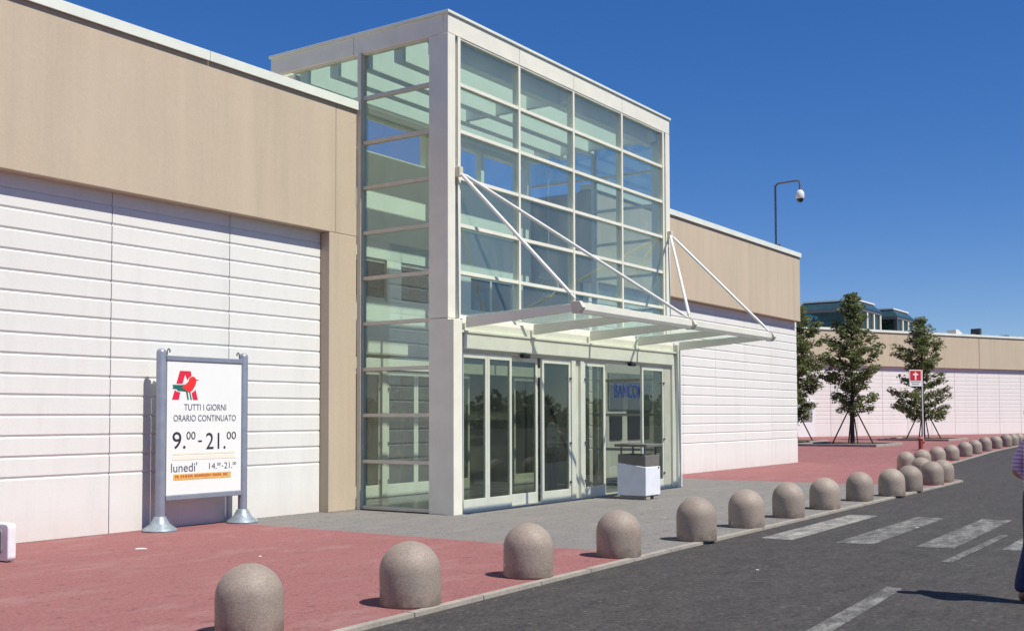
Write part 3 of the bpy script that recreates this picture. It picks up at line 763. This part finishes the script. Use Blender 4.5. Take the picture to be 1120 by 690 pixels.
for i, ((x, y), lb) in enumerate(zip(B, BL)):
    if b0 is None:
        b0 = bollard_mesh().build('bollard', 'bollard', smooth=True); o = b0
    else:
        o = b0.copy(); COL.objects.link(o)
    o.location = (x, y, gz(x)-.004); o.rotation_euler = (math.radians(random.uniform(-1.2,1.2)), math.radians(random.uniform(-1.2,1.2)), random.uniform(0, 6.28))
    o.scale = (random.uniform(.97,1.03),)*2+(random.uniform(.96,1.03),)
    tag(o, lb, 'bollard', 'round topped stone bollards along the kerb')

# ------------------------------------------------------------------ far wing
D = Vector((15.2, -7.5, 0)).normalized(); Nn = Vector((D.y, -D.x, 0)); 
if Nn.y > 0: Nn = -Nn            # outward, towards the plaza
FO = Vector((73.2, 22.3, .20))
F = empty('far_shop_wing', FO, 'distant tan and pinkish white shop wing behind the trees', 'building')
F.rotation_euler.z = math.atan2(D.y, D.x)
# local frame: x along D, y away from the plaza (-Nn), wall face at y=0
def fpart(mb, name, mat, **k): o = mb.build(name, mat, F, **k); return o
m = MB(); m.box(-30, 4.9, 0, .5, 4.64, 6.92); m.box(4.93, 12.0, 0, .5, 4.64, 6.92); m.box(12.03, 60, 0, .5, 4.64, 6.92); fpart(m, 'upper_wall', 'stucco', bevel=.02)
m = MB(); m.box(-30, 60, -.07, .5, 6.92, 7.08); fpart(m, 'coping', 'cap_metal', bevel=.01)
m = MB(); m.box(-30, 60, .5, 45, -.2, 6.9); fpart(m, 'main_block', 'stucco')
x = -12.0
while x < 36:
    m = MB(); m.prism([(a, b) for a, b in groove_profile(-.1, 4.635, .2)], x+.012, x+2.4-.012, 'x'); fpart(m, 'wall_panel', 'precast_far', bevel=.006, seg=1)
    x += 2.4
m = MB(); m.box(-30, -12.01, .21, .49, -.1, 4.63); m.box(36.01, 60, .21, .49, -.1, 4.63); fpart(m, 'plain_panel', 'precast_far')
m = MB(); m.box(-6.6, -3.9, .10, .199, -.1, 2.35); dr = fpart(m, 'service_door', 'seat_white', bevel=.02)
m = MB(); m.box(-4.9, -4.15, .06, .099, 1.0, 2.1); lv = m.build('louvre', 'seat_grey'); lv.parent = dr
# rooftop odds and ends
for k, (xx_, w, h) in enumerate(((11.6, 1.3, .55), (13.3, .5, .3), (14.2, .22, .75), (17.2, .35, .35))):
    m = MB(); m.prism([(0,-.1),(w,-.1),(w*.25,h),(0,h*1.05)] if k == 0 else [(0,-.1),(w,-.1),(w,h),(0,h)], -.4, .4, 'y')
    rl = ['white wedge roof hood on the far wing parapet','low grey roof unit beside the white wedge hood','thin dark roof flue on the far wing','small dark roof vent at the right end of the far wing']
    o = m.build('roof_vent', ['camera_white','galv','steel_dark','steel_dark'][k], bevel=.03)
    p_ = FO+D*xx_-Nn*2.0; o.location = (p_.x, p_.y, 7.20); o.rotation_euler.z = F.rotation_euler.z
    tag(o, rl[k], 'roof vent')

# rooflights on the roof behind
def rooflight(cx, cy, label):
    """corner nearest the camera at cx,cy ; body 4.6 (y) by 5 (x)"""
    zb, zt = 6.9, 10.0; lx, ly = 5.0, 4.6
    e = empty('glazed_rooflight', (cx, cy, zb), label, 'rooflight', 'glazed rooflights on the far roof')
    h = zt-zb
    for x in (0, lx/3, 2*lx/3, lx):
        for y in (0, ly):
            m = MB(); m.box(x-.12, x+.12, y-.12, y+.12, 0, h-.85); m.build('frame_post', 'white_metal', e)
    m = MB(); m.box(-.13, .13, -.13, .13, .002, h-.852); m.build('corner_post', 'steel_dark', e); 
    m = MB(); m.box(-.14, lx+.14, -.14, .14, h-.85, h-.65); m.box(-.14, .14, .141, ly+.14, h-.85, h-.65); m.box(lx-.14, lx+.14, .141, ly+.14, h-.85, h-.65); m.build('top_rail', 'galv', e)
    m = MB(); m.box(.02, lx-.02, -.02, .02, .1, h-.851); m.box(-.02, .0195, .13, ly-.13, .1, h-.851); m.box(lx-.02, lx+.02, .13, ly-.13, .1, h-.851); m.build('glazing', 'glass_teal', e)
    # sloped collar and flat white cap
    m = MB(); b = m.bm
    lo = [b.verts.new(p) for p in ((-.2,-.2,h-.65),(lx+.2,-.2,h-.65),(lx+.2,ly+.2,h-.65),(-.2,ly+.2,h-.65))]
    hi = [b.verts.new(p) for p in ((.35,.35,h-.06),(lx-.35,.35,h-.06),(lx-.35,ly-.35,h-.06),(.35,ly-.35,h-.06))]
    for i in range(4): b.faces.new((lo[i], lo[(i+1) % 4], hi[(i+1) % 4], hi[i]))
    b.faces.new(hi)
    m.build('sloped_cladding', 'glass_dark', e)
    m = MB(); m.box(.25, lx-.25, .25, .45, h-.055, h+.05); m.box(.25, .45, .451, ly-.25, h-.055, h+.05); m.box(lx-.45, lx-.25, .451, ly-.25, h-.055, h+.05); m.build('cap', 'camera_white', e)
    m = MB(); m.box(.3, lx-.3, ly*.4, ly*.4+.1, .1, h-.9); m.box(.5, .9, .3, ly-.4, h-1.5, h-1.3); m.build('inner_lining', 'leaf_teal', e)
M['leaf_teal'] = simple('teal lining', (.10, .42, .38), .6, 0, .2, 2)
def at_px(px, z):   # a point at camera depth z behind image column px (for choosing where things stand)
    lat = (px-560)/1207.8*z; return (.8252*z+.5648*lat, .5648*z-.8252*lat)
cx, cy = at_px(941, 80); rooflight(cx, cy, 'larger glazed teal rooflight with white windows, above the left tree')
cx, cy = at_px(981, 87); rooflight(cx, cy, 'smaller glazed teal rooflight, right of the larger one')

# ------------------------------------------------------------------ planters, trees, street signs
def planter(x0, x1, y0, y1, label):
    zb = gz(x0)
    e = empty('tree_planter', ((x0+x1)/2, (y0+y1)/2, zb), label, 'planter', 'kerbed tree pits')
    hx, hy = (x1-x0)/2, (y1-y0)/2
    m = MB(); m.box(-hx, hx, -hy, -hy+.15, -.03, .11); m.box(-hx, hx, hy-.15, hy, -.03, .11); m.box(-hx, -hx+.15, -hy+.151, hy-.151, -.03, .109); m.box(hx-.15, hx, -hy+.151, hy-.151, -.03, .109)
    m.build('kerb_edging', 'kerb', e, bevel=.01)
    m = MB(); m.box(-hx+.15, hx-.15, -hy+.15, hy-.15, -.03, .055); m.build('soil', 'soil', e)
planter(48.6, 52.9, 14.1, 17.9, 'low kerbed tree pit round the tall middle tree')
planter(60.9, 65.5, 13.9, 17.6, 'low kerbed tree pit round the right tree behind the arrow sign')
planter(52.0, 56.0, 18.7, 22.2, 'low kerbed tree pit at the white wall corner')

def tree(loc, H, prof, label, seed, n_br=80, n_leaf=10500, lean=0):
    rnd = random.Random(seed)
    e = empty('young_tree', loc, label, 'tree', 'young staked trees in the pits')
    m = MB()
    pts_ = []; z = 0; x = y = 0
    K_ = 9
    for i in range(K_+1):
        pts_.append(Vector((x, y, H*.97*i/K_))); x += rnd.uniform(-.05,.05)+lean; y += rnd.uniform(-.05,.05)
    def trunk_at(z):
        t = max(0, min(.9999, z/(H*.97)))*K_; i = int(t); return pts_[i].lerp(pts_[i+1], t-i)
    for i in range(K_): m.tube(pts_[i], pts_[i+1], .10*(1-i/K_)+.014, .10*(1-(i+1)/K_)+.012, 8)
    m.build('trunk', 'bark', e, smooth=True)
    br = MB(); clumps = []
    for k in range(n_br):
        t = (k+.5)/n_br; t = t**.9
        z = H*(prof[0][0]+(1.0-prof[0][0])*t)
        f = z/H
        R_ = 0
        for (a, ra), (b, rb) in zip(prof, prof[1:]):
            if a <= f <= b: R_ = ra+(rb-ra)*(f-a)/(b-a)
        ang = k*2.39996+rnd.uniform(-.4,.4)
        R_ *= .9*rnd.choice([.4,.6,.8,.9,1.0,1.2])
        p0 = trunk_at(z-R_*.35 if z-R_*.35 > H*.2 else z*.96)
        p1 = trunk_at(z)+Vector((math.cos(ang)*R_, math.sin(ang)*R_, rnd.uniform(-.05,.22)*R_))
        mid = p0.lerp(p1, .5)+Vector((0,0,-.06*R_))
        br.tube(p0, mid, .028, .016, 5); br.tube(mid, p1, .016, .006, 5)
        n = max(2, int(R_/.26)+1)
        for j in range(n):
            q = mid.lerp(p1, (j+.3)/n) if j else p0.lerp(mid, .7)
            clumps.append((q+Vector((rnd.gauss(0,.07), rnd.gauss(0,.07), rnd.gauss(0,.05))), rnd.uniform(.15,.30), Vector((math.cos(ang), math.sin(ang), .15))))
    br.build('branches', 'bark', e)
    vs, fs = [], []
    per = max(6, n_leaf//len(clumps))
    for c, r, out in clumps:
        for _ in range(per):
            while True:
                d = Vector((rnd.uniform(-1,1), rnd.uniform(-1,1), rnd.uniform(-1,1)))
                if d.length < 1: break
            p = c+Vector((d.x*r*1.15, d.y*r*1.15, d.z*r*.75))
            a = (out*.7+Vector((rnd.gauss(0,.6), rnd.gauss(0,.6), rnd.gauss(-.15,.45)))).normalized()
            s_ = a.cross(Vector((rnd.gauss(0,1), rnd.gauss(0,1), rnd.gauss(0,1)))).normalized()
            L = rnd.uniform(.11,.20); w = L*.22
            i0 = len(vs); vs += [p-a*L*.5, p+s_*w, p+a*L*.5, p-s_*w]; fs.append((i0, i0+1, i0+2, i0+3))
    me = bpy.data.meshes.new('crown'); me.from_pydata([tuple(v) for v in vs], [], fs); me.materials.append(M['leaf'])
    o = bpy.data.objects.new('crown', me); COL.objects.link(o); o.parent = e
    for a in (.5, 2.1, 3.7, 5.2):
        m = MB(); m.tube((math.cos(a)*.95, math.sin(a)*.95, -.02), (math.cos(a)*.09, math.sin(a)*.09, 1.75), .035, .03, 6); m.build('stake', 'stake', e)
    return e
tree((51.9, 16.15, .24), 7.15, [(.20,.35),(.24,1.25),(.30,1.35),(.36,.8),(.42,1.3),(.55,1.5),(.68,1.35),(.80,.85),(.90,.5),(1.0,.12)], 'tall slender staked tree, second from the white wall corner', 3, 84, 11500)
tree((63.2, 15.75, .24), 6.75, [(.15,.45),(.20,1.8),(.32,1.9),(.42,1.4),(.52,.95),(.60,.9),(.70,1.35),(.80,1.25),(.88,.7),(1.0,.12)], 'staked tree with layered crown behind the red arrow sign', 11, 88, 12500)
tree((54.4, 19.9, .24), 7.0, [(.14,.45),(.20,1.15),(.30,1.6),(.42,1.9),(.60,1.95),(.78,1.6),(.90,.9),(1.0,.15)], 'dense tree half hidden by the white wall corner', 21, 110, 19000)

x, y = at_px(1008.5, 55); e = empty('direction_sign', (x, y, gz(x)), 'red and white arrow sign on a thin pole before the right tree', 'sign')
e.rotation_euler.z = math.radians(-40)
m = MB(); m.tube((0,0,0), (0,0,3.62), .035); m.build('pole', 'rod', e, smooth=True)
m = MB(); m.box(-.74, -.04, -.03, .02, 2.80, 3.62); m.build('plate', 'sign_panel', e, bevel=.01)
m = MB(); m.box(-.70, -.08, -.034, -.0305, 3.08, 3.58); m.build('red_field', 'sign_red', e)
m = MB(); m.prism([(-.43,3.12),(-.35,3.12),(-.35,3.36),(-.24,3.36),(-.24,3.42),(-.34,3.44),(-.39,3.54),(-.44,3.44),(-.54,3.42),(-.54,3.36),(-.43,3.36)], -.038, -.0345, 'y'); m.build('arrow_symbol', 'sign_panel', e)
m = MB()
for z0, a, b in ((2.98, -.66, -.14), (2.88, -.60, -.2)):
    xx = a
    while xx < b: m.box(xx, xx+.05, -.033, -.0305, z0, z0+.05); xx += .07
m.build('small_print', 'ink_grey', e)
x, y = at_px(1006, 44.5)
e = empty('fire_hydrant', (x, y, gz(x)), 'small red hydrant post beneath the arrow sign', 'hydrant')
m = MB(); m.lathe([(0,0),(.14,0),(.14,.04),(.09,.05),(.09,.42),(.12,.43),(.12,.47),(.085,.50),(.04,.56),(0,.57)], 16); m.build('barrel', 'hydrant_red', e, smooth=True)
m = MB(); m.tube((-.15,0,.33), (.15,0,.33), .045, seg=10); m.tube((0,-.15,.33), (0,0,.33), .045, seg=10); m.build('outlet', 'hydrant_red', e, smooth=True)

# litter
def scrap(x, y, s, label):
    rnd = random.Random(int(x*100)); m = MB(); vs = []
    n = 7
    for i in range(n):
        a = 2*math.pi*i/n; r = s*rnd.uniform(.5,1); vs.append((r*math.cos(a), r*.6*math.sin(a)))
    m.prism(vs, 0, .006+s*.06, 'z'); o = m.build('paper_scrap', 'paper', bevel=.002, loc=(x, y, gz(x)+.002)); o.rotation_euler.z = rnd.uniform(0,3)
    tag(o, label, 'litter', 'scraps of litter on the ground')
scrap(8.55, 11.3, .10, 'flattened pale scrap on red paving left of the sign')
scrap(8.85, 9.55, .035, 'tiny white scrap on the red paving between sign and nearest bollard')
scrap(9.1, 7.45, .03, 'white scrap on red paving, left of the third bollard')
scrap(10.9, 4.4, .03, 'tiny pale scrap on the asphalt below the pavement seam')
scrap(15.6, 7.8, .03, 'tiny pale scrap on grey paving before the doors')
scrap(16.2, 4.15, .03, 'tiny white scrap on the asphalt between zebra stripes')

# ------------------------------------------------------------------ people
def skinned(name, verts, edges, root, mat, parent, sub=2):
    me = bpy.data.meshes.new(name+'_rig'); me.from_pydata([v[:3] for v in verts], edges, [])
    o = bpy.data.objects.new(name+'_rig', me); COL.objects.link(o)
    o.modifiers.new('s', 'SKIN'); 
    if not me.skin_vertices: 
        bpy.context.view_layer.objects.active = o
    sv = me.skin_vertices[0].data
    for i, v in enumerate(verts):
        r = v[3]; sv[i].radius = r if isinstance(r, tuple) else (r, r)
        sv[i].use_root = (i == root)
    s = o.modifiers.new('u', 'SUBSURF'); s.levels = sub; s.render_levels = sub
    dg = bpy.context.evaluated_depsgraph_get(); dg.update()
    m2 = bpy.data.meshes.new_from_object(o.evaluated_get(dg)); m2.name = name
    bpy.data.objects.remove(o); bpy.data.meshes.remove(me)
    m2.materials.clear(); m2.materials.append(M[mat])
    for p in m2.polygons: p.use_smooth = True
    r = bpy.data.objects.new(name, m2); COL.objects.link(r)
    if parent: r.parent = parent
    return r
def person(loc, rz, label, shirt_m, trouser_m, scale=1.0, arm='down'):
    """faces local -Y"""
    e = empty('person', loc, label, 'person'); e.rotation_euler.z = rz; e.scale = (scale,)*3
    V = [(0,0,.96,(.14,.10)), (0,.005,1.12,(.125,.088)), (0,0,1.32,(.155,.105)), (0,.01,1.44,(.09,.075)), (0,.0,1.50,(.062,.064)), (0,-.008,1.585,(.080,.098)), (0,-.004,1.665,(.088,.108)), (0,.0,1.715,(.074,.088))]
    E_ = [(0,1),(1,2),(2,3),(3,4),(4,5),(5,6),(6,7)]
    for s in (1,-1):
        b = len(V)
        if arm == 'camera' : el = (s*.26,-.05,1.16,.042); wr = (s*.10,-.26,1.33,.028); pm = (s*.06,-.30,1.38,(.036,.02))
        elif arm == 'back': el = (s*.22,.13,1.14,.042); wr = (s*.17,-.09,1.04,.028); pm = (s*.15,-.16,1.03,(.036,.02))
        else: el = (s*.25,.03,1.14,.042); wr = (s*.27,-.03,.90,.028); pm = (s*.275,-.05,.82,(.036,.02))
        V += [(s*.10,.0,1.42,.07), (s*.185,.0,1.40,.058), el, wr, pm]
        E_ += [(3,b),(b,b+1),(b+1,b+2),(b+2,b+3),(b+3,b+4)]
        wv, pv = Vector(wr[:3]), Vector(pm[:3]); d = (pv-wv).normalized()
        side = Vector((0,1,0)) if arm != 'camera' else Vector((0,0,1))
        for k in range(4):
            off = (k-1.5)*.019; L = [.062,.075,.07,.055][k]
            c = len(V); q1 = pv+d*.03+side*off; q2 = q1+d*L*.55+Vector((-s*.008,0,0)); q3 = q2+d*L*.45+Vector((-s*.018,0,0))
            V += [(*q1,.0095),(*q2,.0085),(*q3,.007)]; E_ += [(b+4,c),(c,c+1),(c+1,c+2)]
        c = len(V); q1 = wv.lerp(pv,.5)-side*.038; q2 = q1-side*.012+d*.045; V += [(*q1,.011),(*q2,.009)]; E_ += [(b+4,c),(c,c+1)]
        b = len(V)
        k_ = (.11 if s > 0 else -.05) if arm == 'back' else 0
        V += [(s*.095,.0,.88,.095), (s*.10,-.015+k_*.4,.50,.060), (s*.105,.025+k_,.12,.042), (s*.108,.01+k_,.06,.040), (s*.115,-.13+k_,.035,(.038,.025))]
        E_ += [(0,b),(b,b+1),(b+1,b+2),(b+2,b+3),(b+3,b+4)]
    skinned('body', V, E_, 0, 'skin', e)
    # face
    for s in (1,-1): m = MB(); m.sphere((s*.030,-.092,1.635), .0095, 8); m.build('eye', 'dark_plastic', e)
    m = MB(); m.prism([(-.080,1.64),(-.118,1.598),(-.080,1.588)], -.010, .010, 'x'); m.build('nose', 'skin', e, bevel=.004)
    m = MB(); m.box(-.020, .020, -.094, -.07, 1.560, 1.568); m.build('mouth', 'shoe', e)
    for s in (1,-1):
        m = MB(); m.sphere((s*.079,.0,1.62), .024, 8, (.5,.8,1.2)); m.build('ear', 'skin', e, smooth=True)
    m = MB(); m.sphere((0,.016,1.675), .106, 20, (.86,1.0,.90))
    hb = m.bm
    bmesh.ops.bisect_plane(hb, geom=hb.verts[:]+hb.edges[:]+hb.faces[:], plane_co=(0,-.03,1.655), plane_no=(0,-.75,-.65), clear_outer=True)
    m.build('hair', 'hair', e, smooth=True)
    # shirt
    V = [(0,0,.90,(.185,.145)), (0,.005,1.08,(.170,.130)), (0,0,1.32,(.178,.128)), (0,.01,1.44,(.105,.09)), (0,.008,1.475,(.075,.07))]; E_ = [(0,1),(1,2),(2,3),(3,4)]
    for s in (1,-1):
        b = len(V)
        V += [(s*.10,.0,1.42,.083), (s*.19,.0,1.40,.073), {'camera': (s*.258,-.045,1.18,.058), 'back': (s*.222,.12,1.17,.062)}.get(arm, (s*.25,.03,1.16,.058))]
        V += [{'camera': (s*.13,-.22,1.30,.044), 'back': (s*.178,-.05,1.055,.050)}.get(arm, (s*.268,-.015,.95,.044))]; E_ += [(b+2,b+3)]
        E_ += [(3,b),(b,b+1),(b+1,b+2)]
    skinned('shirt', V, E_, 0, shirt_m, e)
    V = [(0,0,1.06,(.165,.128)), (0,.0,.93,(.185,.145))]; E_ = [(0,1)]
    for s in (1,-1):
        b = len(V); k_ = (.11 if s > 0 else -.05) if arm == 'back' else 0
        V += [(s*.095,.0+k_*.05,.80,.112), (s*.10,-.012+k_*.4,.50,.078), (s*.105,.02+k_,.16,.068), (s*.106,.02+k_,.07,.070)]; E_ += [(1,b),(b,b+1),(b+1,b+2),(b+2,b+3)]
    skinned('trousers', V, E_, 1, trouser_m, e)
    for s in (1,-1):
        k_ = (.11 if s > 0 else -.05) if arm == 'back' else 0
        V = [(s*.106,.05+k_,.045,.044), (s*.11,-.05+k_,.042,(.046,.038)), (s*.116,-.14+k_,.032,(.044,.028))]
        skinned('shoe', V, [(0,1),(1,2)], 1, 'shoe', e)
    return e
person((10.50, 1.65, -.027), math.radians(34), 'person in pink striped shirt and dark jeans on the asphalt, at the right edge', 'shirt_pink', 'denim', .98, 'back')
person((18.56, 11.72, .021), math.radians(20), 'person in white shirt and dark trousers behind the fourth door pane, hands raised', 'shirt_white', 'jacket', .98, 'camera')

# ------------------------------------------------------------------ what the glass mirrors: a belt of trees across the car park
def belt():
    rnd = random.Random(5); vs, fs = [], []
    for k in range(150):
        cx = -90+k*1.9+rnd.uniform(-1.5,1.5); cy = -52+rnd.uniform(-3,3); H_ = rnd.uniform(2.2,5.0)
        for _ in range(150):
            while True:
                d = Vector((rnd.uniform(-1,1), rnd.uniform(-1,1), rnd.uniform(-1,1)))
                if d.length < 1: break
            p = Vector((cx, cy, H_*.5))+Vector((d.x*2.6, d.y*2.0, d.z*H_*.55))
            a = Vector((rnd.gauss(0,1), rnd.gauss(0,1), rnd.gauss(0,1))).normalized(); b = a.orthogonal().normalized()
            i0 = len(vs); L = rnd.uniform(.3,.6); vs += [p-a*L, p+b*L*.6, p+a*L, p-b*L*.6]; fs.append((i0,i0+1,i0+2,i0+3))
    me = bpy.data.meshes.new('tree_belt'); me.from_pydata([tuple(v) for v in vs], [], fs); me.materials.append(M['leaf_belt'])
    o = bpy.data.objects.new('tree_belt', me); COL.objects.link(o); tag(o, 'dark belt of trees across the car park mirrored in the doors', 'trees', None, 'stuff')
belt()

# ------------------------------------------------------------------ light, sky, camera
tr = Vector((-.004, .668, -1.0)).normalized()     # direction the sunlight travels
sl = bpy.data.lights.new('sun', 'SUN'); sl.energy = 4.3; sl.angle = math.radians(.53); sl.color = (1.0, .94, .83)
so = bpy.data.objects.new('sun', sl); COL.objects.link(so); so.rotation_euler = tr.to_track_quat('-Z', 'Y').to_euler(); so.location = (0, -20, 40)
w = bpy.data.worlds.new('World'); sc.world = w; w.use_nodes = True
nt = w.node_tree; nt.nodes.clear()
sky = nt.nodes.new('ShaderNodeTexSky'); sky.sky_type = 'NISHITA'; sky.sun_disc = False
sun_dir = -tr
sky.sun_elevation = math.asin(sun_dir.z); sky.sun_rotation = math.atan2(sun_dir.x, sun_dir.y)
sky.altitude = 3000; sky.air_density = 1.0; sky.dust_density = .0; sky.ozone_density = 4.0
bg = nt.nodes.new('ShaderNodeBackground'); bg.inputs['Strength'].default_value = .15
ow = nt.nodes.new('ShaderNodeOutputWorld'); hs = nt.nodes.new('ShaderNodeHueSaturation'); hs.inputs['Saturation'].default_value = 1.62; hs.inputs['Hue'].default_value = .517; gm = nt.nodes.new('ShaderNodeGamma'); gm.inputs['Gamma'].default_value = .64; nt.links.new(sky.outputs[0], gm.inputs['Color']); nt.links.new(gm.outputs[0], hs.inputs['Color']); nt.links.new(hs.outputs[0], bg.inputs['Color']); nt.links.new(bg.outputs[0], ow.inputs['Surface'])

cam = bpy.data.cameras.new('camera'); co = bpy.data.objects.new('camera', cam); COL.objects.link(co); sc.camera = co
Fp, CYp, Pt, yaw, ro = 1207.8, 405.58, math.radians(2.3214), math.radians(34.3927), math.radians(-.1614)
f = Vector((math.cos(yaw)*math.cos(Pt), math.sin(yaw)*math.cos(Pt), math.sin(Pt)))
r_ = Vector((math.sin(yaw), -math.cos(yaw), 0)); u_ = r_.cross(f)
r2 = r_*math.cos(ro)+u_*math.sin(ro); u2 = -r_*math.sin(ro)+u_*math.cos(ro)
co.matrix_world = Matrix(((r2.x,u2.x,-f.x,0),(r2.y,u2.y,-f.y,0),(r2.z,u2.z,-f.z,1.6),(0,0,0,1)))
cam.sensor_width = 36; cam.lens = Fp/1120*36; cam.shift_y = (CYp-345)/1120
cam.clip_start = .05; cam.clip_end = 6000
sc.view_settings.view_transform = 'Standard'; sc.view_settings.look = 'None'; sc.view_settings.exposure = .45; sc.view_settings.gamma = 1
try: sc.view_settings.use_curve_mapping = False
except Exception: pass
sc.render.engine = 'CYCLES'
sc.cycles.transparent_max_bounces = 32; sc.cycles.max_bounces = 10
